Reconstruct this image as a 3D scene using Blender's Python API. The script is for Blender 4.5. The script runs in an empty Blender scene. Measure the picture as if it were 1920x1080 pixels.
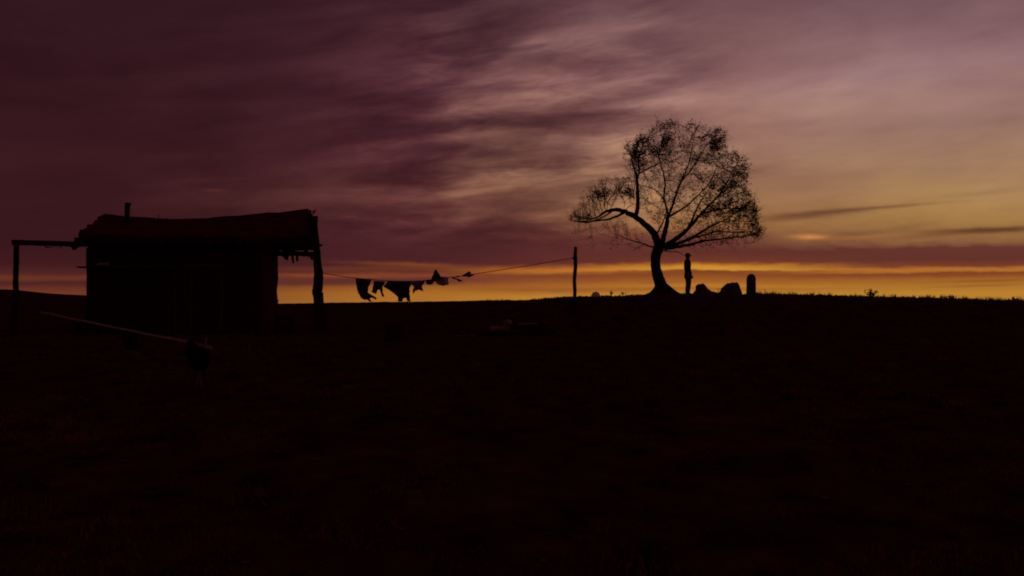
import bpy, bmesh, math, random
import numpy as np
from mathutils import Vector, Matrix
sc = bpy.context.scene
col = sc.collection
R = math.radians
F = 1867.0; PITCH = math.atan(28/F); CZ = 1.6

# ------------------------------------------------------------------ camera
cd = bpy.data.cameras.new('camera'); cam = bpy.data.objects.new('camera', cd); col.objects.link(cam)
cam.location = (0, 0, CZ); cam.rotation_euler = (math.pi/2 + PITCH, 0, 0)
cd.sensor_width = 36; cd.lens = F/1920*36; cd.clip_start = .05; cd.clip_end = 9000
sc.camera = cam
sc.view_settings.view_transform = 'Standard'; sc.view_settings.look = 'None'
sc.view_settings.exposure = 0; sc.view_settings.gamma = 1
sc.cycles.filter_width = 1.9

# ------------------------------------------------------------------ world: dusk sky with clouds (direction based)
def lin(c):
    return tuple((v/255/12.92 if v/255 <= .04045 else ((v/255+.055)/1.055)**2.4) for v in c)
def ae(px, py):
    az = math.atan((px-960)/F)
    return math.degrees(az), math.degrees(math.atan((568-py)/F*math.cos(az)))
w = bpy.data.worlds.new('World'); sc.world = w; w.use_nodes = True
nt = w.node_tree; nt.nodes.clear()
def node(t, **k):
    n = nt.nodes.new(t)
    for a, b in k.items(): setattr(n, a, b)
    return n
def setin(s, v):
    if hasattr(v, 'is_linked') or isinstance(v, bpy.types.NodeSocket): nt.links.new(v, s)
    else: s.default_value = v
def M(op, a, b=0.0, c=0.0, clamp=False):
    n = node('ShaderNodeMath', operation=op, use_clamp=clamp)
    setin(n.inputs[0], a); setin(n.inputs[1], b)
    if len(n.inputs) > 2: setin(n.inputs[2], c)
    return n.outputs[0]
def smooth(x, a, b, lo=0.0, hi=1.0):
    n = node('ShaderNodeMapRange', interpolation_type='SMOOTHSTEP')
    setin(n.inputs[0], x); n.inputs[1].default_value = a; n.inputs[2].default_value = b
    n.inputs[3].default_value = lo; n.inputs[4].default_value = hi
    return n.outputs[0]
def mixc(f, a, b):
    n = node('ShaderNodeMix', data_type='RGBA'); n.clamp_factor = True
    setin(n.inputs[0], f); setin(n.inputs[6], a); setin(n.inputs[7], b)
    return n.outputs[2]
def comb(x, y, z=0.0):
    n = node('ShaderNodeCombineXYZ'); setin(n.inputs[0], x); setin(n.inputs[1], y); setin(n.inputs[2], z)
    return n.outputs[0]
def noise(vec, scale=1.0, detail=4.0, rough=.5, dist=0.0):
    n = node('ShaderNodeTexNoise'); n.noise_dimensions = '3D'
    nt.links.new(vec, n.inputs['Vector']); n.inputs['Scale'].default_value = scale
    n.inputs['Detail'].default_value = detail; n.inputs['Roughness'].default_value = rough
    n.inputs['Distortion'].default_value = dist
    return n.outputs[0]
tc = node('ShaderNodeTexCoord'); sx = node('ShaderNodeSeparateXYZ')
nt.links.new(tc.outputs['Generated'], sx.inputs[0])
X, Y, Z = sx.outputs
AZ = M('MULTIPLY', M('ARCTAN2', X, Y), 180/math.pi)
EL = M('MULTIPLY', M('ARCSINE', M('MAXIMUM', Z, -1.0)), 180/math.pi)
# streak coordinates: bands of cloud that meet at a point on the horizon far to the left
DA = M('MAXIMUM', M('ADD', AZ, 105.0), 3.0)
SL = M('DIVIDE', EL, DA)
LR = M('LOGARITHM', DA, math.e)
streakv = comb(M('MULTIPLY', LR, 13.0), M('MULTIPLY', SL, 68.0))
nA = smooth(noise(streakv, 1.0, 7, .52, .3), .30, .70)
nB = noise(comb(M('MULTIPLY', LR, 44.0), M('MULTIPLY', SL, 190.0), 7.3), 1.0, 6, .62, .8)
nC = noise(comb(M('MULTIPLY', AZ, .09), M('MULTIPLY', EL, .22), 3.1), 1.0, 4, .5, .6)
nF = noise(comb(M('MULTIPLY', AZ, .9), M('MULTIPLY', EL, 3.0), 1.7), 1.0, 5, .6, .3)
wav = noise(comb(M('MULTIPLY', AZ, .16), M('MULTIPLY', EL, .35), 9.0), 1.0, 3, .5)
# the lowest bands wave slightly along the horizon
amp = smooth(EL, 1.6, 6.0, .26, 1.8)
ELw = M('ADD', EL, M('MULTIPLY', M('SUBTRACT', wav, .5), amp))
ELw = M('ADD', ELw, M('MULTIPLY', M('SUBTRACT', nF, .5), smooth(EL, .3, 6, .16, .7)))
ELr = M('DIVIDE', M('MAXIMUM', ELw, 0.0), 90.0, clamp=True)
# power-stretched so the stops near the horizon are well separated
ELs = M('POWER', ELr, .5)
def ramp(stops):
    n = node('ShaderNodeValToRGB'); n.color_ramp.interpolation = 'LINEAR'
    cr = n.color_ramp
    while len(cr.elements) > 1: cr.elements.remove(cr.elements[0])
    first = True
    for e, c in stops:
        p = math.sqrt(max(e, 0)/90)
        if first: el = cr.elements[0]; el.position = p; first = False
        else: el = cr.elements.new(p)
        el.color = (*lin(c), 1)
    nt.links.new(ELs, n.inputs[0]); return n.outputs[0]
HI = [(20, (84, 58, 66)), (40, (62, 42, 52)), (90, (50, 34, 44))]
HD = [(20, (52, 26, 34)), (90, (48, 32, 42))]
r0 = ramp([(0, (120, 62, 32)), (.55, (112, 56, 34)), (.8, (100, 46, 36)), (1.05, (72, 34, 34)), (1.3, (108, 52, 34)), (1.55, (80, 36, 34)),
           (2.0, (64, 27, 30)), (3, (58, 24, 29)), (5, (56, 24, 28)), (8, (54, 23, 29)), (12, (51, 22, 29))] + HD)
r1 = ramp([(0, (172, 112, 42)), (.55, (166, 105, 38)), (.9, (150, 86, 36)), (1.12, (98, 50, 40)), (1.35, (88, 42, 42)), (1.55, (132, 66, 38)),
           (1.78, (98, 45, 36)), (1.95, (108, 54, 36)), (2.2, (76, 35, 37)), (3.2, (72, 33, 36)), (4.6, (74, 34, 38)), (6, (92, 50, 48)), (7.5, (78, 39, 43)), (9, (74, 37, 43)), (12.5, (76, 39, 48))] + HD)
r2 = ramp([(0, (190, 132, 46)), (.4, (186, 124, 42)), (.75, (150, 86, 38)), (1.05, (162, 94, 38)), (1.3, (142, 78, 38)), (1.62, (118, 60, 40)),
           (1.80, (186, 110, 38)), (1.95, (176, 100, 38)), (2.12, (125, 60, 38)), (2.3, (92, 42, 40)), (3.2, (88, 42, 42)), (4.2, (96, 50, 46)), (5.3, (122, 78, 60)), (7, (132, 90, 72)), (9, (124, 82, 72)), (12.5, (122, 80, 80))] + HI)
r3 = ramp([(0, (200, 146, 52)), (.45, (194, 138, 48)), (.8, (160, 96, 36)), (.95, (184, 122, 44)), (1.15, (164, 98, 38)), (1.4, (150, 84, 36)), (1.62, (134, 70, 36)), (1.78, (126, 64, 36)),
           (1.88, (204, 142, 46)), (2.04, (204, 142, 46)), (2.18, (172, 100, 38)), (2.32, (112, 56, 40)), (3.0, (98, 49, 44)), (3.6, (112, 62, 50)), (4.4, (156, 106, 66)), (6, (164, 120, 86)), (8.5, (154, 112, 94)), (12.5, (143, 102, 100))] + HI)
r4 = ramp([(0, (184, 128, 46)), (.5, (184, 128, 46)), (.9, (172, 114, 42)), (1.3, (156, 94, 38)), (1.45, (136, 74, 38)), (1.6, (124, 64, 38)),
           (1.72, (184, 114, 42)), (1.84, (176, 106, 40)), (1.98, (120, 60, 40)), (2.3, (98, 50, 43)), (2.9, (102, 54, 46)), (3.25, (140, 94, 60)), (4.2, (164, 122, 70)), (5.8, (165, 126, 84)), (8, (158, 120, 98)), (12.5, (148, 111, 113))] + HI)
AZn = M('ADD', AZ, M('MULTIPLY', M('SUBTRACT', nA, .5), smooth(EL, 1.5, 6, .5, 3.0)))
c = mixc(smooth(AZn, -22, -5), r0, r1)
c = mixc(smooth(AZn, -6, 3), c, r2)
c = mixc(smooth(AZn, 0, 12), c, r3)
c = mixc(smooth(AZn, 11, 22), c, r4)
# streaky cloud light and dark, strongest in the middle of the view
regC = M('MULTIPLY', smooth(AZ, -16, -5), smooth(AZ, 6, 15, 1.0, .12))
regC = M('MULTIPLY', M('MAXIMUM', regC, .16), M('MULTIPLY', smooth(EL, 2.2, 4.5), smooth(EL, 12, 18, 1, .45)))
sh = M('ADD', M('MULTIPLY', M('SUBTRACT', nA, .5), .72), M('MULTIPLY', M('SUBTRACT', nB, .5), 1.0))
sh = M('MULTIPLY', sh, regC)
sh = M('ADD', sh, M('MULTIPLY', M('SUBTRACT', nC, .5), smooth(EL, 2.2, 5, 0, .8)))
def streak(px, py, hl, hh, slope, amt, warp=.5):
    """soft streak: half length, half height (degrees), slope, amount in log brightness"""
    a, e = ae(px, py)
    da = M('SUBTRACT', AZ, a)
    de = M('SUBTRACT', EL, e)
    de = M('SUBTRACT', de, M('MULTIPLY', da, slope))
    de = M('ADD', de, M('MULTIPLY', M('SUBTRACT', nF, .5), warp*hh*2.2))
    da = M('ADD', da, M('MULTIPLY', M('SUBTRACT', nB, .5), warp*hl*1.2))
    q = M('ADD', M('POWER', M('ABSOLUTE', M('DIVIDE', da, hl)), 2.0), M('POWER', M('ABSOLUTE', M('DIVIDE', de, hh)), 2.0))
    g = M('EXPONENT', M('MULTIPLY', q, -1.0))
    return M('MULTIPLY', g, amt)
for a in [(1000, 290, 4.2, .75, .02, -.75), (1060, 222, 4.5, .6, .10, -.55), (1210, 168, 3.6, .55, .30, -.38), (1090, 180, 2.6, .5, .25, .1),
          (870, 185, 3.2, 1.0, .2, .22), (1010, 250, 2.5, .4, .1, -.2), (750, 275, 3.6, .6, .10, .58), (930, 345, 4.8, .6, .12, .22), (1000, 425, 4.0, .35, .06, .10), (700, 300, 5, .3, .1, .25), (820, 395, 6, .12, .06, .18), (900, 412, 6, .3, .07, .25), (840, 440, 7.5, .3, .05, .08),
          (770, 325, 4.5, .5, .1, -.3), (1010, 352, 3.0, .28, .08, -.30), (1290, 342, 3.0, .45, .03, -.35), (1400, 322, 1.8, .25, .14, -.25),
          (1520, 402, 2.9, .20, .075, -.62), (1640, 390, 3.4, .09, .05, -.42), (1862, 431, 2.9, .14, .0, -.75), (1800, 437, 4.5, .13, .05, -.25),
          (1620, 438, 3.4, .16, .12, -.18), (1840, 362, 2.5, .14, .08, -.15), (1450, 232, 3.4, .2, .02, -.10), (1890, 225, 2, .3, .05, -.12),
          (1850, 527, 2.2, .07, .02, -.25), (1830, 536, 2.2, .06, .03, -.25), (600, 370, 5, .5, .1, .12), (300, 210, 2.5, 1.5, .6, .14),
          (1130, 300, 2.0, .9, .3, .3), (1420, 470, 9, .35, 0, -.1), (1120, 395, 4, .5, .1, .12)]:
    sh = M('ADD', sh, streak(*a))
vm = node('ShaderNodeVectorMath', operation='MULTIPLY'); nt.links.new(c, vm.inputs[0])
nt.links.new(comb(M('EXPONENT', sh), M('EXPONENT', M('MULTIPLY', sh, 1.22)), M('EXPONENT', M('MULTIPLY', sh, .98))), vm.inputs[1])   # cloud shade is also more purple
c = vm.outputs[0]
# glowing scraps of low cloud
for (px, py, hl, hh, s, amt, cc) in [(1522, 444, .85, .13, -.03, .95, (205, 132, 74)), (1600, 446, 2.2, .13, .02, .35, (176, 112, 66)), (402, 357, .7, .09, .0, .5, (96, 48, 40)),
                             (770, 496, 3.0, .12, -.03, .45, (160, 84, 38)), (640, 518, 4, .09, -.02, .35, (150, 78, 40))]:
    c = mixc(streak(px, py, hl, hh, s, amt, .9), c, (*lin(cc), 1))
# behind the camera and below the horizon the sky is night-dark
back = smooth(M('ABSOLUTE', AZ), 35, 110)
c = mixc(M('MULTIPLY', back, .85), c, (*lin((66, 39, 48)), 1))
c = mixc(smooth(EL, -1.0, -.1), (*lin((60, 30, 20)), 1), c)
bg = node('ShaderNodeBackground'); nt.links.new(c, bg.inputs[0]); bg.inputs[1].default_value = 1.0
wo = node('ShaderNodeOutputWorld'); nt.links.new(bg.outputs[0], wo.inputs[0])
# the sun has just gone behind the hill: a last weak wide glow
sd = bpy.data.lights.new('sun', 'SUN'); so = bpy.data.objects.new('sun', sd); col.objects.link(so)
sd.energy = .04; sd.angle = R(12); sd.color = (1, .55, .25)
so.rotation_euler = (R(89.2), 0, R(180-11))

# ------------------------------------------------------------------ helpers
def P(px, py, y):
    cz = (540-py)/F; cp, sp = math.cos(PITCH), math.sin(PITCH)
    yy = cp - sp*cz; zz = sp + cp*cz
    k = y/yy
    return Vector(((px-960)/F*k, y, CZ + zz*k))
def tag(o, label=None, cat=None, group=None, kind=None):
    if label: o['label'] = label
    if cat: o['category'] = cat
    if group: o['group'] = group
    if kind: o['kind'] = kind
    return o
def empty(name, loc, rz=0):
    o = bpy.data.objects.new(name, None); col.objects.link(o); o.location = loc; o.rotation_euler.z = rz
    o.empty_display_size = .1; return o
class MB:
    def __init__(s): s.v = []; s.f = []
    def add(s, vs, fs):
        b = len(s.v); s.v += [tuple(v) for v in vs]; s.f += [tuple(i+b for i in f) for f in fs]; return s
    def box(s, c, sz, rot=None, jit=0, rnd=random):
        vs = []
        for k in ((-1,-1,-1),(1,-1,-1),(1,1,-1),(-1,1,-1),(-1,-1,1),(1,-1,1),(1,1,1),(-1,1,1)):
            p = Vector([k[i]*sz[i]/2 + (rnd.uniform(-jit, jit) if jit else 0) for i in range(3)])
            if rot: p = rot @ p
            vs.append(p + Vector(c))
        return s.add(vs, [(0,3,2,1),(4,5,6,7),(0,1,5,4),(1,2,6,5),(2,3,7,6),(3,0,4,7)])
    def tube(s, pts, rad, n=8, caps=True, lump=0, rnd=random, ell=1.0):
        pts = [Vector(p) for p in pts]
        if not hasattr(rad, '__len__'): rad = [rad]*len(pts)
        vs = []; u = None
        for i, p in enumerate(pts):
            t = (pts[min(i+1, len(pts)-1)] - pts[max(i-1, 0)])
            t = t.normalized() if t.length > 1e-9 else Vector((0,0,1))
            if u is None:
                u = t.cross(Vector((0,1,0.01))); u = u.normalized() if u.length > 1e-3 else t.cross(Vector((1,0,0))).normalized()
            else:
                u = (u - t*u.dot(t)).normalized()
            v = t.cross(u)
            for k in range(n):
                a = 2*math.pi*k/n; r = rad[i]*(1 + (rnd.uniform(-lump, lump) if lump else 0))
                vs.append(p + u*math.cos(a)*r + v*math.sin(a)*r*ell)
        fs = []
        for i in range(len(pts)-1):
            for k in range(n):
                fs.append((i*n+k, i*n+(k+1)%n, (i+1)*n+(k+1)%n, (i+1)*n+k))
        if caps:
            fs.append(tuple(range(n-1, -1, -1))); fs.append(tuple((len(pts)-1)*n+k for k in range(n)))
        return s.add(vs, fs)
    def build(s, name, mat, parent=None, smooth=False):
        me = bpy.data.meshes.new(name); me.from_pydata(s.v, [], s.f); me.update()
        if smooth: me.polygons.foreach_set('use_smooth', [True]*len(me.polygons))
        o = bpy.data.objects.new(name, me); col.objects.link(o); me.materials.append(mat)
        if parent:
            # geometry is given in world space; keep it there under the parent
            o.parent = parent
            mw = Matrix.Identity(4); q_ = parent
            while q_: mw = Matrix.Translation(q_.location) @ q_.rotation_euler.to_matrix().to_4x4() @ mw; q_ = q_.parent
            mi = mw.inverted()
            me.transform(mi)
        return o
def spline(pts, n=6):
    """Catmull-Rom through tuples of any length"""
    pts = [np.array(p, float) for p in pts]
    q = [2*pts[0]-pts[1]] + pts + [2*pts[-1]-pts[-2]]; out = []
    for i in range(1, len(q)-2):
        for k in range(n):
            t = k/n
            out.append(.5*((2*q[i]) + (-q[i-1]+q[i+1])*t + (2*q[i-1]-5*q[i]+4*q[i+1]-q[i+2])*t*t + (-q[i-1]+3*q[i]-3*q[i+1]+q[i+2])*t**3))
    out.append(pts[-1]); return out
def mat(name, c1, c2, scale=6.0, rough=.9, bump=.3, stretch=(1,1,1), coord='Object', spec=.1, detail=6, transl=0):
    m = bpy.data.materials.new(name); m.use_nodes = True; t = m.node_tree; b = t.nodes['Principled BSDF']
    tcn = t.nodes.new('ShaderNodeTexCoord'); mp = t.nodes.new('ShaderNodeMapping'); mp.inputs['Scale'].default_value = stretch
    t.links.new(tcn.outputs[coord], mp.inputs[0])
    n = t.nodes.new('ShaderNodeTexNoise'); n.inputs['Scale'].default_value = scale; n.inputs['Detail'].default_value = detail
    n.inputs['Roughness'].default_value = .65
    t.links.new(mp.outputs[0], n.inputs['Vector'])
    r = t.nodes.new('ShaderNodeValToRGB'); r.color_ramp.elements[0].position = .32; r.color_ramp.elements[1].position = .68
    r.color_ramp.elements[0].color = (*c1, 1); r.color_ramp.elements[1].color = (*c2, 1)
    t.links.new(n.outputs[0], r.inputs[0]); t.links.new(r.outputs[0], b.inputs['Base Color'])
    b.inputs['Roughness'].default_value = rough; b.inputs['Specular IOR Level'].default_value = spec
    if bump:
        bp = t.nodes.new('ShaderNodeBump'); bp.inputs['Strength'].default_value = bump; bp.inputs['Distance'].default_value = .02
        t.links.new(n.outputs[0], bp.inputs['Height']); t.links.new(bp.outputs[0], b.inputs['Normal'])
    return m
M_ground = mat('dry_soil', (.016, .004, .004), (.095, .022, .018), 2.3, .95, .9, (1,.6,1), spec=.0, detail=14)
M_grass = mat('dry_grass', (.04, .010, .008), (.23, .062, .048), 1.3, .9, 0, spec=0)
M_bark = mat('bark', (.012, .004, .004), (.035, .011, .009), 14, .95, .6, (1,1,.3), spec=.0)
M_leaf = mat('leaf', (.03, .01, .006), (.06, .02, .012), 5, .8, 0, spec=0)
M_wood = mat('old_board', (.022, .006, .007), (.060, .014, .015), 9, .95, .5, (3,3,.35), spec=.0)
M_post = mat('weathered_post', (.016, .004, .005), (.06, .012, .012), 9, .95, .6, (2,2,.3), spec=.0)
M_frame = mat('bare_frame_wood', (.05, .012, .012), (.11, .022, .02), 8, .9, .4, (3,3,.4), spec=.0)
M_roof = mat('roof_poles', (.03, .006, .006), (.14, .024, .02), 5, .95, .6, (.35,2.5,2.5), spec=.0)
M_dark = mat('sooty_cloth', (.006, .005, .005), (.018, .012, .014), 7, .95, .3, spec=.0)
M_pale = mat('peeled_wood', (.24, .13, .17), (.42, .24, .28), 10, .85, .3, (.4,1,1), spec=.1)
M_palew = mat('cut_wood', (.16, .09, .10), (.30, .18, .19), 14, .85, .3, spec=.1)
M_leg = mat('grey_stake', (.09, .045, .045), (.20, .10, .10), 10, .85, .3, (.4,1,1))
M_stone = mat('field_stone', (.05, .022, .018), (.14, .06, .05), 5, .95, .6, spec=.05)
M_white = mat('pale_stone', (.60, .50, .52), (.85, .74, .75), 8, .9, .3, spec=.05)
M_iron = mat('sooty_iron', (.012, .006, .006), (.035, .014, .013), 12, .7, .2, spec=.2)
M_clothA = mat('dark_wool', (.02, .007, .008), (.05, .018, .018), 18, .95, .3, spec=.0)
M_clothB = mat('grey_blue_cotton', (.12, .09, .15), (.20, .16, .24), 16, .95, .2, spec=.0)
M_clothC = mat('faded_blue_cotton', (.30, .24, .36), (.42, .35, .48), 16, .95, .2, spec=.0)
M_skin = mat('skin', (.22, .10, .07), (.30, .14, .10), 20, .6, .1, spec=.2)
M_coat = mat('dark_coat', (.018, .009, .009), (.04, .02, .018), 20, .95, .3, spec=.0)
M_hair = mat('dark_hair', (.012, .008, .006), (.03, .018, .012), 40, .7, .3, spec=.1)
M_rope = mat('hemp_rope', (.05, .02, .015), (.09, .04, .03), 40, .95, .2, spec=.0)

# ------------------------------------------------------------------ terrain
rs = np.random.RandomState(5)
_g = rs.rand(256, 256)
def vnoise(x, y):
    xi = np.floor(x).astype(int); yi = np.floor(y).astype(int); fx = x-xi; fy = y-yi
    fx = fx*fx*(3-2*fx); fy = fy*fy*(3-2*fy)
    a = _g[xi % 256, yi % 256]; b = _g[(xi+1) % 256, yi % 256]; c_ = _g[xi % 256, (yi+1) % 256]; d = _g[(xi+1) % 256, (yi+1) % 256]
    return (a*(1-fx)+b*fx)*(1-fy) + (c_*(1-fx)+d*fx)*fy - .5
SP = [(-2000,540),(0,542),(30,543),(75,548.5),(110,551.5),(165,553.5),(300,562),(420,567),(520,569),(620,567),(700,566),(880,563.5),(1000,561),(1040,559.5),(1075,557),(1180,554),
      (1300,553),(1420,552.5),(1480,553.5),(1600,557.5),(1750,560),(1820,563),(1850,564.5),(1920,565.5),(2600,566)]
DP = [(-2000,250),(165,250),(300,215),(420,170),(560,125),(700,95),(880,64),(1000,47),(1075,43.5),(1180,42.5),(3000,42.5)]
def ground_np(x, y):
    x = np.asarray(x, float); y = np.asarray(y, float)
    px = 960 + F*x/np.maximum(y, 8)
    S = np.interp(px, *zip(*SP)); D = np.interp(px, *zip(*DP))
    zs = CZ + (568-S)/F*D
    t = np.clip((y-30)/(D-30), 0, 1)
    k = np.clip((D-44)/40, 0, 1)
    e = (1-k)*np.sin(t*np.pi/2) + k*t
    z = np.where(y < 30, .0215*y, .645 + (zs-.645)*e)
    over = np.maximum(y-D, 0)
    z = np.where(y > D, np.maximum(zs - .0012*over**2 - .01*over, -7), z)
    near = np.clip(1-(y-60)/120, .0, 1)
    fade = 1-.72*np.exp(-((y-D)/5)**2)
    nn = .26*vnoise(x*.16+3, y*.13+8) + .10*vnoise(x*.5, y*.45) + .06*vnoise(x*1.4+9, y*1.3) + .03*vnoise(x*3.7, y*3.9)
    z = z + nn*near*fade*np.clip(.4+y/25, 0, 1)*.85
    z = z + np.where(y > 300, 0, 0)
    # the mound the tree stands on
    tx, ty = (1241-960)/F*42, 42
    rr = np.sqrt(((x-tx)/1.0)**2 + ((y-ty)/1.2)**2)
    z = z + .20*np.exp(-(rr/.62)**2)
    return z
def gz(x, y): return float(ground_np([x], [y])[0])
def find_y(px, py, y0=8.0, y1=40.0):
    """distance at which the ground is seen at that height of the picture"""
    ys = np.linspace(y0, y1, 1200); z = ground_np((px-960)/F*ys, ys)
    return float(ys[np.argmin(np.abs(568-(z-CZ)/ys*F-py))])
def sinhspace(a, b, n, c0, fine):
    ta = math.asinh((a-c0)/fine); tb = math.asinh((b-c0)/fine)
    return c0 + fine*np.sinh(np.linspace(ta, tb, n))
gx = sinhspace(-2500, 2500, 420, 3, 14)
gy = np.concatenate([np.linspace(-30, 0, 20)[:-1], np.geomspace(1.0, 31, 210)-1, np.linspace(30.2, 52, 170), np.geomspace(52.3, 6000, 120)])
GX, GY = np.meshgrid(gx, gy); GZ = ground_np(GX, GY)
V = np.stack([GX, GY, GZ], -1).reshape(-1, 3)
ny, nx = GX.shape
ii = (np.arange(ny-1)[:, None]*nx + np.arange(nx-1)[None]).reshape(-1)
Q = np.stack([ii, ii+1, ii+nx+1, ii+nx], -1)
def npmesh(name, V, Q, m, smooth_=True):
    me = bpy.data.meshes.new(name); k = Q.shape[1]
    me.vertices.add(len(V)); me.vertices.foreach_set('co', V.astype(np.float32).reshape(-1))
    me.loops.add(Q.size); me.loops.foreach_set('vertex_index', Q.astype(np.int32).reshape(-1))
    me.polygons.add(len(Q)); me.polygons.foreach_set('loop_start', np.arange(0, Q.size, k, dtype=np.int32))
    me.polygons.foreach_set('loop_total', np.full(len(Q), k, dtype=np.int32))
    me.polygons.foreach_set('use_smooth', np.full(len(Q), smooth_))
    me.update(calc_edges=True); me.materials.append(m)
    o = bpy.data.objects.new(name, me); col.objects.link(o); return o
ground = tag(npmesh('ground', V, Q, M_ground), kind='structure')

# grass: many short dry blades in tufts
def grass():
    rg = np.random.RandomState(11); pts = []; hs = []
    def sow(n, x0, x1, y0, y1, hmin, hmax, patch, per):
        # x range given in picture columns so that only the seen wedge (and a margin) is sown
        y = y0 + (y1-y0)*rg.rand(n)**.8; px = x0 + (x1-x0)*rg.rand(n); x = (px-960)/F*y
        keep = (vnoise(x*.45+40, y*.45) + .5*vnoise(x*1.6, y*1.6+5)) > patch
        x = x[keep]; y = y[keep]
        h = (hmin + (hmax-hmin)*rg.rand(len(x))**2)
        x = np.repeat(x, per) + rg.randn(len(x)*per)*.035; y = np.repeat(y, per) + rg.randn(len(y)*per)*.035
        pts.append(np.stack([x, y], 1)); hs.append(np.repeat(h, per)*(.5+.6*rg.rand(len(x))))
    sow(9000, -250, 2170, 3.0, 12, .02, .09, -.22, 10)
    sow(10000, -200, 2120, 12, 30, .03, .12, -.15, 8)
    sow(15000, 440, 2120, 30, 45, .03, .11, -.12, 8)
    sow(2600, 940, 2120, 40.5, 43.5, .03, .13, -.02, 7)
    sow(520, 1420, 2120, 41.5, 43.2, .08, .26, -.05, 8)
    sow(60, 960, 1420, 41.5, 43.2, .12, .22, .05, 7)
    sow(1500, 500, 960, 34, 60, .05, .13, .0, 7)
    p = np.concatenate(pts); h = np.concatenate(hs); n = len(p)
    z = ground_np(p[:, 0], p[:, 1]) - .01
    a = rg.rand(n)*2*np.pi; lean = rg.randn(n, 2)*.35*h[:, None] + np.array([.12, 0])*h[:, None]
    wd = .0035 + .005*rg.rand(n) + .00012*p[:, 1]
    dx = np.cos(a)*wd; dy = np.sin(a)*wd
    b0 = np.stack([p[:, 0]-dx, p[:, 1]-dy, z], 1); b1 = np.stack([p[:, 0]+dx, p[:, 1]+dy, z], 1)
    m0 = np.stack([p[:, 0]-dx*.7+lean[:, 0]*.35, p[:, 1]-dy*.7+lean[:, 1]*.35, z+h*.6], 1)
    m1 = np.stack([p[:, 0]+dx*.7+lean[:, 0]*.35, p[:, 1]+dy*.7+lean[:, 1]*.35, z+h*.6], 1)
    tp = np.stack([p[:, 0]+lean[:, 0], p[:, 1]+lean[:, 1], z+h], 1)
    V = np.stack([b0, b1, m1, m0, tp], 1).reshape(-1, 3); k = np.arange(n)*5
    T = np.concatenate([np.stack([k, k+1, k+2], 1), np.stack([k, k+2, k+3], 1), np.stack([k+3, k+2, k+4], 1)])
    return npmesh('grass', V, T, M_grass, False)
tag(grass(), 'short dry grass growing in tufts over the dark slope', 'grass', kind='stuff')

def pebbles():
    rp_ = np.random.RandomState(3); n = 900; y = 3+27*rp_.rand(n)**1.2; x = (rp_.rand(n)*2500-300-960)/F*y; z = ground_np(x, y)
    base = np.array([(1,0,0),(-1,0,0),(0,1,0),(0,-1,0),(0,0,1),(0,0,-1),(.7,.7,.3),(-.7,.7,.3),(.7,-.7,.3),(-.7,-.7,.3)], float)
    F0 = np.array([(4,0,6),(4,6,2),(4,2,7),(4,7,1),(4,1,9),(4,9,3),(4,3,8),(4,8,0),(5,6,0),(5,2,6),(5,7,2),(5,1,7),(5,9,1),(5,3,9),(5,8,3),(5,0,8)])
    s_ = (.008+.022*rp_.rand(n)**3)[:, None, None]*(.7+.6*rp_.rand(n, 10, 1))*np.stack([1+.5*rp_.rand(n), np.ones(n), .45+.3*rp_.rand(n)], 1)[:, None]
    V = (base[None]*s_ + np.stack([x, y, z+.004], 1)[:, None]).reshape(-1, 3)
    T = (F0[None]+10*np.arange(n)[:, None, None]).reshape(-1, 3)
    return npmesh('pebbles', V, T, M_stone, False)
tag(pebbles(), 'small loose stones scattered over the dark foreground slope', 'stones', kind='stuff')

# ------------------------------------------------------------------ tree
rt = random.Random(8)
TY = 42.0; PX = TY/F
def T3(px, py, d=0.0): return np.array(P(px, py, TY)) + np.array([0, d, 0])
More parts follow.
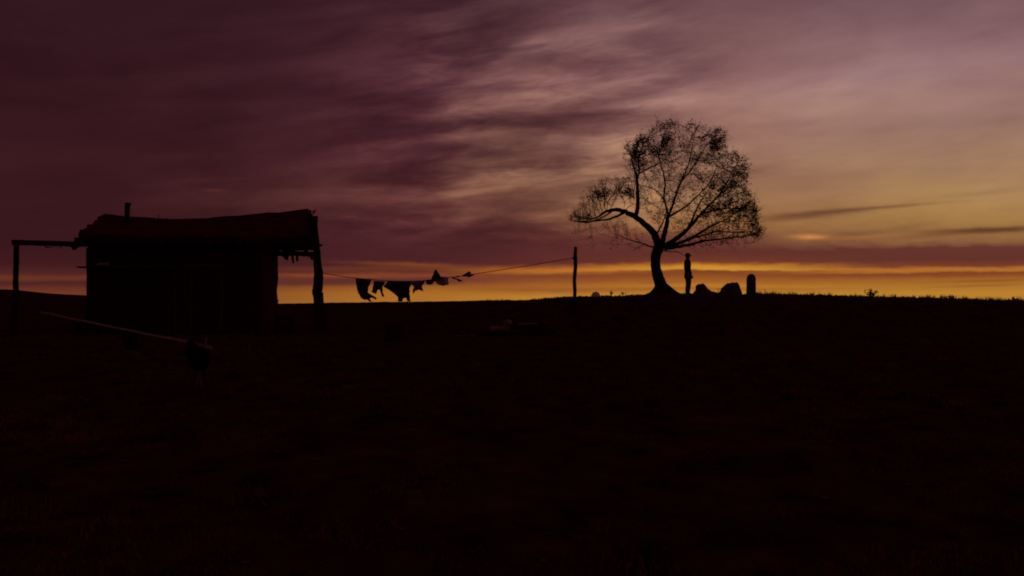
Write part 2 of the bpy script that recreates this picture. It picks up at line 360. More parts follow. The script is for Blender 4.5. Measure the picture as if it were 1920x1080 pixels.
# hand-laid limbs: (px, py, depth m, radius px)
limbs = {
 'L':  [(1236,466,0,8.4),(1233,455,0,7.8),(1226,438,-.05,6.6),(1211,423,-.1,5.8),(1193,409,-.15,5.2),(1176,400,-.2,4.6),(1160,395,-.25,3.9),(1146,395,-.3,3.2),(1133,399,-.35,2.5),(1122,407,-.4,1.9),(1108,412,-.4,1.4),(1092,411,-.45,.9),(1078,408,-.5,.5)],
 'L2': [(1172,398,-.2,2.7),(1158,405,-.05,2.3),(1140,411,.1,2.0),(1120,413,.2,1.7),(1100,416,.3,1.3),(1086,415,.35,.9),(1068,411,.4,.4)],
 'L3': [(1150,395,-.28,1.6),(1132,407,-.5,1.5),(1112,416,-.7,1.2),(1094,419,-.8,.9),(1074,417,-.9,.4)],
 'V':  [(1190,407,-.15,4.2),(1194,396,-.1,4.0),(1196,378,0,3.7),(1196,355,.1,3.3),(1195,333,.2,2.6),(1191,315,.3,1.9),(1187,298,.35,1.4),(1184,284,.4,.8)],
 'V2': [(1195,335,.2,2.0),(1199,322,.1,1.8),(1197,305,-.05,1.6),(1199,288,-.1,1.3),(1207,270,-.2,.9),(1216,258,-.2,.5)],
 'V3': [(1199,324,.1,1.5),(1213,318,0,1.2),(1228,311,-.15,1.0),(1240,306,-.3,.6)],
 'C':  [(1238,466,0,7.0),(1243,450,.05,5.4),(1248,432,.1,4.6),(1252,415,.15,3.9),(1254,402,.2,3.3)],
 'C1': [(1254,402,.2,2.2),(1251,386,.3,2.0),(1248,368,.4,1.8),(1250,345,.5,1.6),(1248,322,.6,1.4),(1242,300,.7,1.1),(1241,280,.8,.8),(1247,258,.9,.5)],
 'C2': [(1255,402,.2,2.4),(1262,385,.1,2.3),(1267,366,0,2.1),(1274,346,-.1,1.9),(1283,325,-.2,1.4),(1290,306,-.3,1.1),(1294,282,-.4,.8),(1298,255,-.5,.5)],
 'C3': [(1279,338,-.1,1.4),(1292,322,-.3,1.2),(1303,305,-.5,1.0),(1314,285,-.7,.8),(1330,262,-.9,.5)],
 'C4': [(1256,405,.2,2.2),(1272,396,.5,1.9),(1291,385,.8,1.7),(1308,370,1.0,1.5),(1325,354,1.2,1.3),(1342,336,1.3,1.0),(1355,310,1.4,.6)],
 'C5': [(1249,378,.35,1.2),(1243,362,.6,1.0),(1232,350,.9,.9),(1218,343,1.2,.8),(1204,340,1.5,.5)],
 'R1': [(1244,463,0,5.6),(1260,453,-.1,4.9),(1279,438,-.2,4.0),(1295,422,-.3,3.2),(1309,405,-.4,2.5),(1323,389,-.5,2.1),(1340,371,-.6,1.7),(1354,350,-.6,1.3),(1368,326,-.6,.9),(1380,305,-.6,.5)],
 'R2': [(1286,431,-.25,2.4),(1298,411,0,2.0),(1308,392,.3,1.6),(1320,372,.5,1.2),(1332,356,.7,.8)],
 'R3': [(1312,402,-.4,1.6),(1330,398,-.7,1.4),(1350,395,-1.0,1.1),(1375,396,-1.2,.8),(1400,392,-1.3,.5)],
 'R4': [(1247,465,0,4.8),(1270,457,.2,3.6),(1296,447,.4,2.9),(1317,435,.6,2.3),(1338,423,.8,1.8),(1358,413,.9,1.4),(1380,402,1.0,1.0),(1400,385,1.1,.5)],
 'R5': [(1300,446,.4,1.8),(1322,440,.3,1.6),(1345,434,.1,1.3),(1370,436,-.1,1.1),(1395,436,-.2,.7),(1415,430,-.2,.4)],
 'R6': [(1247,466,0,4.2),(1270,463,-.3,3.2),(1292,460,-.6,2.6),(1312,454,-.8,2.0),(1335,452,-1.0,1.6),(1360,449,-1.1,1.3),(1385,447,-1.2,1.0),(1410,443,-1.2,.5)],
 'S':  [(1232,465,0,2.0),(1216,462,-.3,1.5),(1196,456,-.6,1.1),(1176,452,-.8,.8),(1158,446,-1.0,.5),(1146,439,-1.1,.35)],
 'S2': [(1240,470,0,1.3),(1254,472,-.3,.9),(1268,474,-.5,.7),(1280,482,-.6,.4)],
 'I1': [(1230,444,-.05,1.8),(1234,430,-.3,1.5),(1240,416,-.6,1.2),(1243,402,-.8,.6)],
}
tree = empty('tree', P(1240, 553, TY))
tag(tree, 'lone nearly bare windswept tree with crooked trunk on the ridge', 'tree')
tb = MB()
trunk = [(1241,560,0,20),(1241,553,0,17),(1241,546,0,13.5),(1240,538,0,11.5),(1237,528,0,10.8),(1233,516,0,10),(1230,503,0,9.4),(1229,490,0,9.0),(1230,478,0,9.4),(1233,470,0,9.8),(1237,463,0,8.6),(1239,456,0,5)]
tp = spline(trunk, 4)
tb.tube([T3(q[0], q[1], q[2]) for q in tp], [q[3]*PX for q in tp], 16, lump=.05, rnd=rt)
for a, ln in ((-2.8, 26), (-.2, 34), (-1.5, 24), (1.2, 26), (.5, 24), (2.3, 22), (-2.2, 24)):   # root flare
    pr = []
    for k in range(6):
        t = k/5; rr = (5+ln*t)*PX
        x = T3(1240, 0)[0] + math.cos(a)*rr; y = TY + math.sin(a)*rr
        z0 = P(1240, 538, TY).z
        pr.append(((x, y, (gz(x, y)-.02)+max(0, z0-gz(x, y))*(1-min(1, t*1.35))**1.5), (7.0*(1-t)+1.5)*PX))
    tb.tube([p for p, r in pr], [r for p, r in pr], 8, lump=.1, rnd=rt)
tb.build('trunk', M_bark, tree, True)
nodes = []; nrad = []
for kname, l in limbs.items():
    q = spline([(*T3(a, b, d), r*PX) for a, b, d, r in l], 5)
    j = [np.array([rt.uniform(-1, 1) for _ in range(3)])*.012 for _ in q]
    pts = [x[:3]+jj for x, jj in zip(q, j)]
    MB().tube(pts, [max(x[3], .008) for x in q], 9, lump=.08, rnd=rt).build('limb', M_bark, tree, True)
    for i, x in enumerate(q):
        if x[3] < 3.0*PX and i > len(q)*.12: nodes.append(pts[i]); nrad.append(x[3])
# crown envelope in the plane, sampled with depth
poly = [(1066,414),(1078,392),(1098,362),(1120,342),(1140,330),(1168,336),(1176,330),(1166,300),(1172,272),(1196,256),(1222,240),(1246,228),(1268,227),(1282,238),(1292,226),(1312,231),(1336,240),
        (1360,238),(1366,262),(1358,284),(1384,284),(1400,300),(1404,325),(1400,352),(1412,368),(1422,392),(1418,412),(1432,430),(1426,450),(1404,458),(1370,458),(1330,462),(1290,470),(1262,462),
        (1256,440),(1236,425),(1215,415),(1200,395),(1176,392),(1150,388),(1120,405),(1092,418)]
def inside(x, y):
    c_ = False; n = len(poly); j = n-1
    for i in range(n):
        xi, yi = poly[i]; xj, yj = poly[j]
        if (yi > y) != (yj > y) and x < (xj-xi)*(y-yi)/(yj-yi)+xi: c_ = not c_
        j = i
    return c_
def edge(x, y):
    m = 1e9; n = len(poly)
    for i in range(n):
        a = np.array(poly[i], float); b = np.array(poly[(i+1) % n], float); p = np.array((x, y))
        t = max(0, min(1, np.dot(p-a, b-a)/np.dot(b-a, b-a))); m = min(m, np.linalg.norm(p-a-(b-a)*t))
    return m
att = []
clear = [(1225,375,20,26), (1268,420,16,22), (1285,372,14,20)]   # thin places where the sky shows
while len(att) < 1100:
    x, y = rt.uniform(1062, 1434), rt.uniform(224, 472)
    if not inside(x, y): continue
    e = edge(x, y)
    if rt.random() > .40 + .60*math.exp(-e/30): continue
    if any(((x-a)/r1)**2 + ((y-b)/r2)**2 < 1 for a, b, r1, r2 in clear) and rt.random() < .8: continue
    dd = min(1.9, .25 + e*PX*1.15)
    att.append(T3(x, y, rt.uniform(-1, 1)*dd + (-.2)))
# sparse strays below the limbs
for _ in range(22):
    x = rt.uniform(1080, 1215); y = 418 + rt.random()**1.5*42
    if y < 400 + (x-1080)*.42 + 8 and x > 1150: y = 420+(x-1150)*.4+rt.random()*20
    att.append(T3(x, y, rt.uniform(-.9, .9)))
att = np.array(att); nod = np.array(nodes); par = [-1]*len(nod); step = .10; ndir = [np.zeros(3)]*len(nod)
mind = np.full(len(att), 1e9); mini = np.zeros(len(att), int)
def upd(new, base):
    d = np.linalg.norm(att[:, None]-new[None], axis=2); k = d.argmin(1); dm = d[np.arange(len(att)), k]
    m = dm < mind; mind[m] = dm[m]; mini[m] = base + k[m]
for s in range(0, len(nod), 200): upd(nod[s:s+200], s)
nl = list(nod); alive = np.ones(len(att), bool)
kd = {}; stuck = set()
for it in range(70):
    act = alive & (mind < 1.6) & ~np.isin(mini, list(stuck))
    if not act.any(): break
    new = []; idx = np.where(act)[0]; groups = {}
    for a in idx: groups.setdefault(mini[a], []).append(a)
    for n_, as_ in groups.items():
        dv = att[as_] - nl[n_]; dv /= np.linalg.norm(dv, axis=1)[:, None]; v = dv.sum(0)/len(as_)
        v = v + np.array([.10, 0, .03]) + rs.randn(3)*.14 + ndir[n_]*.45
        v /= np.linalg.norm(v)+1e-9; ndir.append(v)
        if any(np.linalg.norm(nl[n_]+v*step-nl[k_]) < .05 for k_ in kd.get(n_, ())): ndir.pop(); stuck.add(n_); continue
        new.append(nl[n_] + v*step); par.append(n_); kd.setdefault(n_, []).append(len(nl)+len(new)-1)
    if not new: continue
    base = len(nl); nl += new; upd(np.array(new), base)
    alive &= mind > .17
    if len(nl) > 16000: break
N = len(nl); kids = [[] for _ in range(N)]
for i in range(N):
    if par[i] >= 0: kids[par[i]].append(i)
rad = [0.0]*N
for i in range(N-1, -1, -1):
    if not kids[i]: rad[i] = .0075
    else: rad[i] = min(sum(rad[k]**2.5 for k in kids[i])**(1/2.5), .02)
for i in range(len(nodes)): rad[i] = min(rad[i], nrad[i])
tw = MB(); n0 = len(nodes)
def chain(start, root):
    c_ = [root, start]
    while kids[c_[-1]]:
        ks = sorted(kids[c_[-1]], key=lambda k: -rad[k])
        for k in ks[1:]: todo.append((k, c_[-1]))
        c_.append(ks[0])
    return c_
todo = [(k, i) for i in range(n0) for k in kids[i] if k >= n0]
while todo:
    k, r = todo.pop(); c_ = chain(k, r)
    tw.tube([nl[i] for i in c_], [rad[c_[1]]]+[rad[i] for i in c_[1:-1]]+[.003], 4, caps=False)
tips = [i for i in range(n0, N) if not kids[i]]
# fine twigs: each springs from a branch, sweeps outward and forks twice
ctr = np.array(T3(1242, 452, 0)); leafpts = []
def pxy(p): return 960+p[0]/p[1]*F, 568-(p[2]-CZ)/p[1]*F
def twig(p, d, L, r, lev):
    n = max(3, int(L/.07)); pts = [p]; q = p.copy(); d = d/np.linalg.norm(d)
    for i in range(n):
        out = q-ctr; out[1] *= .5; out /= np.linalg.norm(out)+1e-9
        d = d + out*.10 + np.array([.045, 0, .02]) + np.array([rt.gauss(0, .075), rt.gauss(0, .075), rt.gauss(0, .075)])
        if q[0] < ctr[0]-1.0: d = d + np.array([.02, 0, .11])
        d /= np.linalg.norm(d); q = q + d*L/n; X_, Y_ = pxy(q)
        if not inside(X_, Y_) and rt.random() < .42 and not (Y_ > 412 and X_ < 1210): break
        pts.append(q)
        leafpts.append((q, d, lev))
        if lev < 2 and rt.random() < (.62 if lev == 0 else .42):
            s_ = np.cross(d, np.array([rt.gauss(0, 1), rt.gauss(0, 1), rt.gauss(0, 1)])); s_ /= np.linalg.norm(s_)+1e-9
            twig(q, d*.8+s_*rt.uniform(.4, .8), L*rt.uniform(.35, .62), r*.7, lev+1)
    if len(pts) > 1: tw.tube(pts, [r*(1-.55*i/(len(pts)-1)) for i in range(len(pts))], 3, caps=False)
srcs = [(nl[i], nl[i]-nl[par[i]] if par[i] >= 0 else nl[i]-ctr, rad[i]) for i in range(N)]
for p, d0, r in srcs:
    if rt.random() > .40: continue
    X_, Y_ = pxy(p)
    d = d0/(np.linalg.norm(d0)+1e-9); s_ = np.cross(d, np.array([rt.gauss(0, 1), rt.gauss(0, 1), rt.gauss(0, 1)])); s_ /= np.linalg.norm(s_)+1e-9
    twig(p, d*.9+s_*rt.uniform(.4, .9), rt.uniform(.25, .85), min(r*.8, .0075), 0 if rt.random() < .75 else 1)
for i in tips: twig(nl[i], nl[i]-nl[par[i]], rt.uniform(.25, .5), .0065, 0)
tag(tw.build('twigs', M_bark, tree), kind='stuff')
lf = MB()
clumps = [(1206,268,20,17,1.0),(1196,290,9,20,1.0),(1222,290,14,14,.6),(1172,362,13,11,1.3),(1126,366,18,9,.9),(1258,231,14,7,.8),(1250,262,14,22,.5),(1296,233,8,6,.9),(1355,255,10,18,.7),(1340,272,14,9,.5),
          (1385,318,18,26,.75),(1358,345,34,14,.8),(1380,375,26,26,.45),(1415,405,9,14,.8),(1390,395,14,8,.7),(1418,438,12,18,.7),(1330,262,22,14,.4),(1098,408,22,8,.5),(1375,430,34,18,.4),(1180,285,10,20,.3),(1340,400,50,40,.18),(1225,425,14,14,.3),(1320,315,30,20,.22)]
def leaf(p, s):
    a = rt.uniform(0, 6.28); b = rt.gauss(0, .3)
    u = Vector((math.cos(a), math.sin(a)*.8, b)).normalized(); v = u.cross(Vector((rt.uniform(-1,1), rt.uniform(-1,1), rt.uniform(-1,1)))).normalized()
    p = Vector(p)
    lf.add([p-u*s, p+v*s*.42-u*.1*s, p+u*s, p-v*s*.42-u*.1*s], [(0,1,2,3)])
for p, d, lev in leafpts:
    px, py = pxy(p)
    dens = .05
    for cx, cy, rx, ry, am in clumps:
        dens += am*math.exp(-((px-cx)/rx)**2-((py-cy)/ry)**2)
    for _ in range(int(dens*1.1 + rt.random())):
        leaf(p + np.array([rt.gauss(0, .04), rt.gauss(0, .04), rt.gauss(0, .035)]), rt.uniform(.025, .062))
print('twig pts', len(leafpts), 'leaves', len(lf.f), 'branch nodes', N)
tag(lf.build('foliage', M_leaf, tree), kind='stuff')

# ------------------------------------------------------------------ hut (local frame: x right along the front, y back)
b = R(7.5); O = Vector((-7.95, 31.6, 0)); ex = Vector((math.cos(b), math.sin(b), 0)); ey = Vector((-math.sin(b), math.cos(b), 0))
Hg = .66
def H(x, y, z): return O + ex*x + ey*y + Vector((0, 0, z))
rotH = Matrix.Rotation(b, 3, 'Z'); rh = random.Random(21)
hut = empty('hut', H(-2.6, 2, Hg), b)
tag(hut, 'low dark wooden hut with a sagging pole roof, a stovepipe and an open porch end', 'hut')
Wd = 5.26; Dp = 4.0; DX0, DX1 = -2.08, -1.28   # door opening
EZ = 3.46
def plankwall(x0, x1, y, z0f, z1f, wmin=.14, wmax=.26, axis='x', skip=None):
    mb = MB(); x = x0
    while x < x1-.02:
        wd = min(rh.uniform(wmin, wmax), x1-x); xm = x+wd/2
        if not (skip and skip[0]-.02 < xm < skip[1]+.02):
            z0, z1 = z0f(xm), z1f(xm)+rh.uniform(-.02, .02); t = .035; off = rh.uniform(-.016, .016)
            c_ = H(xm, y+off, (z0+z1)/2) if axis == 'x' else H(y+off, xm, (z0+z1)/2)
            sz = (wd+.012, t, z1-z0) if axis == 'x' else (t, wd+.012, z1-z0)
            rr = rotH @ Matrix.Rotation(rh.uniform(-.006, .006), 3, 'Y' if axis == 'x' else 'X')
            mb.box(c_, sz, rr, .006, rh)
        x += wd
    return mb
front = plankwall(-Wd, 0, 0, lambda x: Hg-.25, lambda x: 3.62, skip=(DX0, DX1))
for k in range(5): front.box(H((DX0+DX1)/2, rh.uniform(-.008, .008), 2.85+.14*k), (DX1-DX0+.02, .035+.002*k, .15), rotH, .004, rh)
front.build('front_wall', M_wood, hut)
gab = lambda y: min(3.70 + .18*y if y < 2.1 else 4.08-.30*(y-2.1), 4.1)
plankwall(0.03, Dp, .0, lambda y: Hg-.2, gab, axis='y').build('side_wall', M_frame, hut)  # right wall in lighter, redder wood: light on that side put into its colour
plankwall(0.03, Dp, -Wd, lambda y: Hg-.2, gab, axis='y').build('side_wall', M_wood, hut)
plankwall(-Wd, 0, Dp, lambda x: Hg-.2, lambda x: 3.44).build('back_wall', M_wood, hut)
# corner posts, crooked
for (x, y) in ((-Wd+.04, -.05), (.03, -.05), (.03, Dp-.1)):
    pts = [H(x+rh.uniform(-.025, .025), y+rh.uniform(-.02, .02), Hg-.3+k*.42) for k in range(8)]
    MB().tube(pts, [.085+rh.uniform(-.01, .012) for _ in pts], 8, lump=.1, rnd=rh).build('corner_post', M_post if x < 0 else M_frame, hut, True)
# door with its frame
dz1 = 2.72
door = MB()
for k in range(4):
    wd = (DX1-DX0)/4; door.box(H(DX0+wd*(k+.5), .045+rh.uniform(-.006, .006), (Hg+dz1)/2), (wd-.01, .03, dz1-Hg-.04), rotH, .004, rh)
for zz in (Hg+.35, dz1-.35): door.box(H((DX0+DX1)/2, .012, zz), (DX1-DX0-.06, .03, .10), rotH, .004, rh)
dr = door.build('door', M_wood, hut)
MB().box(H(DX1-.12, -.02, 1.65), (.03, .04, .16), rotH, .002, rh).build('handle', M_iron, dr)
fr = MB()
for x in (DX0-.05, DX1+.06): fr.box(H(x, -.04, (Hg+dz1)/2), (.085, .10, dz1-Hg), rotH, .012, rh)
fr.box(H((DX0+DX1)/2-.05, -.045, dz1+.05), (DX1-DX0+.34, .11, .10), rotH, .012, rh)
fr.build('door_frame', M_frame, hut)
MB().box(H(-2.62, -.05, 1.65), (.07, .07, 2.0), rotH, .012, rh).build('wall_batten', M_frame, hut)
# shelf plank sticking out past the left corner
sh_ = MB().box(H(-4.05, -.16, 2.70), (2.95, .30, .045), rotH @ Matrix.Rotation(.006, 3, 'Y'), .008, rh)
sh_.build('shelf', M_frame, hut)
for x in (-5.1, -3.9, -2.9): MB().tube([H(x, -.02, 2.42), H(x, -.26, 2.67)], .02, 6).build('bracket', M_post, hut)
# roof: two sagging slopes laid in long poles and sods
RL = [(150,402),(190,401),(239,405),(300,409.5),(330,411),(370,409),(420,406),(465,403),(510,399),(545,395.5),(578,391.5),(600,389)]
def ridge_z(x):
    p_ = H(x, 2.1, 0); return CZ + (568-float(np.interp(960+p_.x/p_.y*F, *zip(*RL))))/F*p_.y - .17
def ridge_old(x):
    t = max((x+5.45)/(1.32+5.45), 0); return 4.60 - .62*math.sin(math.pi*min(max(t, 0), 1))**1.1*.62 + .22*t**1.5
def eave_z(x): return 3.60 + .012*math.sin(x*2.1)
def rp(x, s):
    """s 0 front eave, 1 ridge, 2 back eave"""
    if s <= 1: return (x, -.5+2.6*s, eave_z(x)*(1-s)+ridge_z(x)*s)
    return (x, 2.1+2.4*(s-1), ridge_z(x)*(2-s)+3.50*(s-1))
X0, X1 = -5.42, 1.36
deck = MB(); nxr = 44
for (s0, s1) in ((0, 1), (1, 2)):
    rows = 13
    for r_ in range(rows):
        sa = s0+(s1-s0)*(r_)/rows; sb = s0+(s1-s0)*(r_+1.15)/rows
        xa = X0 + rh.uniform(-.10, .10)*(1 if 0 < r_ < rows-1 else .3) + (.0 if s0 else 0); xb = X1 + rh.uniform(-.07, .09) + .1*(1-abs(1-(sa+sb)/2))*0
        pts = []
        for k in range(nxr+1):
            x = xa+(xb-xa)*k/nxr; p = rp(x, (sa+min(sb, s1))/2)
            pts.append(H(p[0], p[1], p[2]+.035+.014*math.sin(x*5+r_*2.3)+rh.uniform(-.016, .016)))
        w_ = .10+rh.uniform(-.015, .03)
        deck.tube(pts, [w_]*len(pts), 7, lump=.05, rnd=rh, ell=.85)
roof = deck.build('roof', M_roof, hut)
# ridge log and ragged ends
pts = [H(X0+.05+(X1-X0-.1)*k/20, 2.1, ridge_z(X0+(X1-X0)*k/20)+.10+rh.uniform(-.012, .012)) for k in range(21)]
MB().tube(pts, [.075+rh.uniform(-.012, .012) for _ in pts], 8, lump=.1, rnd=rh).build('ridge_log', M_post, roof, True)
for k in range(14):
    x = X0+.1+(X1-X0)*k/14+rh.uniform(-.1, .1); p = H(x, 2.1+rh.uniform(-.15, .15), ridge_z(x)+.14)
    MB().tube([p, p+Vector((rh.uniform(-.18, .18), rh.uniform(-.1, .1), rh.uniform(.0, .05)))], [.02, .008], 5).build('splinter', M_post, roof)
for k in range(6):
    x = X1+rh.uniform(-.03, .1); p = H(x, 2.1+rh.uniform(-.2, .2), ridge_z(X1)+rh.uniform(-.05, .1))
    MB().tube([p, p+Vector((rh.uniform(-.08, .16), rh.uniform(-.1, .1), rh.uniform(.02, .16)))], [.022, .008], 5).build('splinter', M_post, roof)
for k in range(15):     # rafter ends under the front eave
    x = X0+.15+(X1-X0-.3)*k/14+rh.uniform(-.05, .05); p = rp(x, 0)
    MB().tube([H(x, -.58+rh.uniform(-.06, .04), p[2]-.17), H(x, .6, p[2]+.32)], .05, 7).build('rafter', M_frame if k % 3 else M_wood, roof)
for (s, nm) in ((.04, 'eave_log'), (1.97, 'eave_log')):
    pts = []
    for k in range(16):
        x = X0-.12+(X1-X0+.2)*k/15; p = rp(x, s); pts.append(H(x, p[1], p[2]-.14+rh.uniform(-.012, .012)))
    MB().tube(pts, [.09+rh.uniform(-.012, .014) for _ in pts], 9, lump=.08, rnd=rh).build(nm, M_post, roof, True)
for x in (X1-.12, .3, -Wd-.02):     # purlin braces of the open gable
    MB().tube([H(x, -.42, 3.44), H(x, 4.4, 3.28)], .055, 7).build('tie_beam', M_post, roof)
MB().tube([H(-Wd-.25, -.62, 3.27), H(-Wd-.10, -.25, 3.60)], .085, 9).build('log_end', M_post, roof)
# stovepipe through the front slope
pp = P(239, 380, 32.3)
px_ = pp.x; sp_ = MB().tube([(px_-.02, 32.3, 3.7), (px_, 32.3, pp.z-.10), (px_+.012, 32.3, pp.z-.1), (px_+.012, 32.3, pp.z)], [.085, .085, .098, .098], 14)
sp_.build('stovepipe', M_iron, hut)
MB().tube([(px_-.01, 32.3, 4.02), (px_-.01, 32.3, 4.13)], [.15, .10], 14).build('flashing', M_iron, hut)
MB().tube([P(297, 409, 33), P(298, 402, 33)], .012, 5).build('roof_stick', M_post, roof)
# porch post: a crooked trunk
pl = [(603,616,8.6),(600,600,9.2),(598,575,9.6),(597,556,9.8),(595,548,9.4),(597,530,9.0),(597,512,8.6),(595,490,7.2),(594,465,6.2),(593,440,4.6),(591,422,4.4),(590,412,6.4),(589,406,6.8)]
py_ = 31.75; k_ = py_/F
q = spline([(*P(a, b_, py_), r*k_) for a, b_, r in pl], 4)
porch = MB().tube([x[:3] for x in q], [x[3] for x in q], 12, lump=.07, rnd=rh)
porch.tube([P(596, 462, py_-.02), P(604, 459, py_-.05)], [.05, .03], 7)
porch.tube([P(593, 535, py_-.05), P(588, 545, py_-.08), P(587, 552, py_-.1)], [.05, .06, .03], 7)
pb = porch.build('porch_post', M_post, hut, True)

# frame at the left end: upright post and level beam
yl = 30.3; kl = yl/F
fx = empty('pole_frame', (P(29, 625, yl).x, yl, gz(P(29, 625, yl).x, yl)))
tag(fx, 'round log upright carrying a level beam from the left end of the hut', 'pole frame')
pz = gz(P(29, 0, yl).x, yl)
q = [(29.5, None, 6.0), (28, 590, 5.4), (30, 555, 5.4), (29.5, 520, 5.0), (30.5, 490, 5.0), (31, 460, 5.0)]
pts = [Vector((P(a, 0, yl).x, yl, pz-.2)) if b_ is None else P(a, b_, yl) for a, b_, r in q]
qq = spline([(*p, r*kl) for p, (_, _, r) in zip(pts, q)], 4)
MB().tube([x[:3] for x in qq], [x[3] for x in qq], 10, lump=.06, rnd=rh).build('post', M_post, fx, True)
bl = [(22,454.5),(50,455),(80,456),(110,456.5),(140,458),(165,458)]
qq = spline([tuple(P(a, b_, yl+.05+.006*(a-22))) for a, b_ in bl], 3)
MB().tube([x[:3] for x in qq], [5.0*kl]*len(qq), 10, lump=.07, rnd=rh).build('beam', M_post, fx, True)
# things that hang or lie on the hut
def rag(name, mbp, label, cat, m, group=None, thick=.012, wave=.05, seed=0, yoff=None, sub=3):
    """cloth from an outline (world points, in the plane facing along y): filled, subdivided, folded and thickened"""
    rr = random.Random(seed); bm = bmesh.new()
    vs = [bm.verts.new(p) for p in mbp]; f = bm.faces.new(vs)
    f.normal_update(); bmesh.ops.triangulate(bm, faces=[f], quad_method='BEAUTY', ngon_method='EAR_CLIP')
    bmesh.ops.subdivide_edges(bm, edges=bm.edges[:], cuts=sub, use_grid_fill=True)
    bmesh.ops.subdivide_edges(bm, edges=[e for e in bm.edges if e.calc_length() > .09], cuts=1)
    zt = max(v.co.z for v in bm.verts); h = max(zt-min(v.co.z for v in bm.verts), .01)
    ph = rr.uniform(0, 6)
    for v in bm.verts:
        t = (zt-v.co.z)/h
        v.co.y += wave*(.25+t)*(math.sin(v.co.x*19+ph+v.co.z*4)+.45*math.sin(v.co.x*41+ph*2-v.co.z*9))
        v.co.y -= .12*t*t*h
        v.co.x += .006*math.sin(v.co.z*37+ph)
    me = bpy.data.meshes.new(name); bmesh.ops.recalc_face_normals(bm, faces=bm.faces[:])
    cen = sum((v.co for v in bm.verts), Vector())/len(bm.verts); cen.z = zt
    for v in bm.verts: v.co -= cen
    vv = list(bm.verts); be = [e for e in bm.edges if len(e.link_faces) == 1]; ff = list(bm.faces)
    back = {v: bm.verts.new(v.co + Vector((0, thick, 0))) for v in vv}
    for f in ff: bm.faces.new([back[v] for v in reversed(f.verts)])
    for e in be: bm.faces.new([e.verts[0], e.verts[1], back[e.verts[1]], back[e.verts[0]]])
    bmesh.ops.recalc_face_normals(bm, faces=bm.faces[:])
    bm.to_mesh(me); bm.free(); me.materials.append(m)
    for p in me.polygons: p.use_smooth = True
    o = bpy.data.objects.new(name, me); col.objects.link(o); o.location = cen
    if label: tag(o, label, cat, group)
    return o
def outl(pts, y, s=6.0, ox=620, oy=460, ys=0): return [P(ox+a/s, oy+c_/s, y + ys*(a-pts[0][0])) for a, c_ in pts]
strips = [([(1290,825),(1330,830),(1318,900),(1275,885),(1296,860)], 'widest short strip hanging under the porch eave, farthest from the post'),
          ([(1350,830),(1378,830),(1392,930),(1370,930)], 'longest narrow strip hanging under the porch eave'),
          ([(1405,830),(1432,830),(1440,905),(1412,910)], 'straight strip hanging under the porch eave, second from the post'),
          ([(1560,830),(1600,830),(1606,900),(1570,885)], 'ragged strip hanging under the porch eave right beside the post')]
for i, (pl_, lb) in enumerate(strips):
    yy = 35.95
    o = rag('hanging_strip', [P(320+a/6, 338.5+c_/6, yy) for a, c_ in pl_], lb, 'strip', M_post, 'strips hanging under the porch eave', .03, .02, i)
rag('hanging_tatter', [P(320+a/6, 338.5+c_/6, 35.95) for a, c_ in [(1455,825),(1550,825),(1545,865),(1520,845),(1500,862),(1480,842),(1462,856)]], 'low scalloped tatter of bark hanging under the porch eave', 'tatter', M_post, None, .03, .02, 9)
hk = MB(); hk.tube([P(83, 461, yl-.05), P(88, 464, yl-.06), P(99, 462.6, yl-.06), P(111, 463, yl-.06), P(116, 466, yl-.05), P(113, 461, yl-.04)], [.012, .022, .008, .008, .026, .012], 6)
o = hk.build('cord', M_rope, None, True); tag(o, 'short dark cord knotted under the level beam left of the hut', 'cord')
cr_ = MB(); rr_ = random.Random(3)
for k in range(5):
    x = -4.95+k*.06; cr_.tube([H(x, -.24, 2.76+rr_.uniform(0, .03)), H(x+.08, -.15, 2.79+rr_.uniform(0, .06)), H(x+.14, -.2, 2.75)], [.028, .045, .03], 7, lump=.2, rnd=rr_)
tag(cr_.build('rag', M_pale, None, True), 'small pale crumpled rag lying on the shelf at the left of the hut wall', 'rag')

# ------------------------------------------------------------------ washing line
yA, yB = 31.9, 33.2
def yline(px): return yA + (yB-yA)*(px-600)/(1078-600)
ln = [(600,511),(640,518),(667,521.3),(700,524.5),(740,527),(790,526.5),(830,521),(862,518),(885,514.5),(940,506),(1000,496.5),(1050,488),(1077,483.5)]
qq = spline([tuple(P(a, c_, yline(a))) for a, c_ in ln], 5)
tag(MB().tube([x[:3] for x in qq], .011, 6).build('washing_line', M_rope, None, True), 'thin washing line strung from the porch post of the hut to the slim pole', 'rope')
pq = P(1078, 600, yB); pz = gz(pq.x, yB)
lp = empty('line_pole', (pq.x, yB, pz)); tag(lp, 'slim upright pole holding the right end of the washing line', 'pole')
pts = [(1076.5, None, 3.9), (1076.5, 575, 3.8), (1078, 548, 3.5), (1077, 525, 3.6), (1079, 500, 3.5), (1078.5, 480, 3.6), (1079, 472, 3.0), (1079.3, 463, 3.0)]
qq = spline([(*(Vector((pq.x-.02, yB, pz-.2)) if c_ is None else P(a, c_, yB)), r*yB/F) for a, c_, r in pts], 4)
MB().tube([x[:3] for x in qq], [x[3] for x in qq], 9, lump=.07, rnd=rh).build('shaft', M_post, lp, True)
kn = MB()
for k in range(3): 
    zc = P(1078, 482.5+k*1.3, yB)
    ring = [zc+Vector((math.cos(a)*.075, math.sin(a)*.075, 0)) for a in np.linspace(0, 6.283, 13)]
    kn.tube(ring, .013, 5, caps=False)
kn.build('knot', M_rope, lp, True)
G = 'washing on the line'
def yc(px): return yline(px)
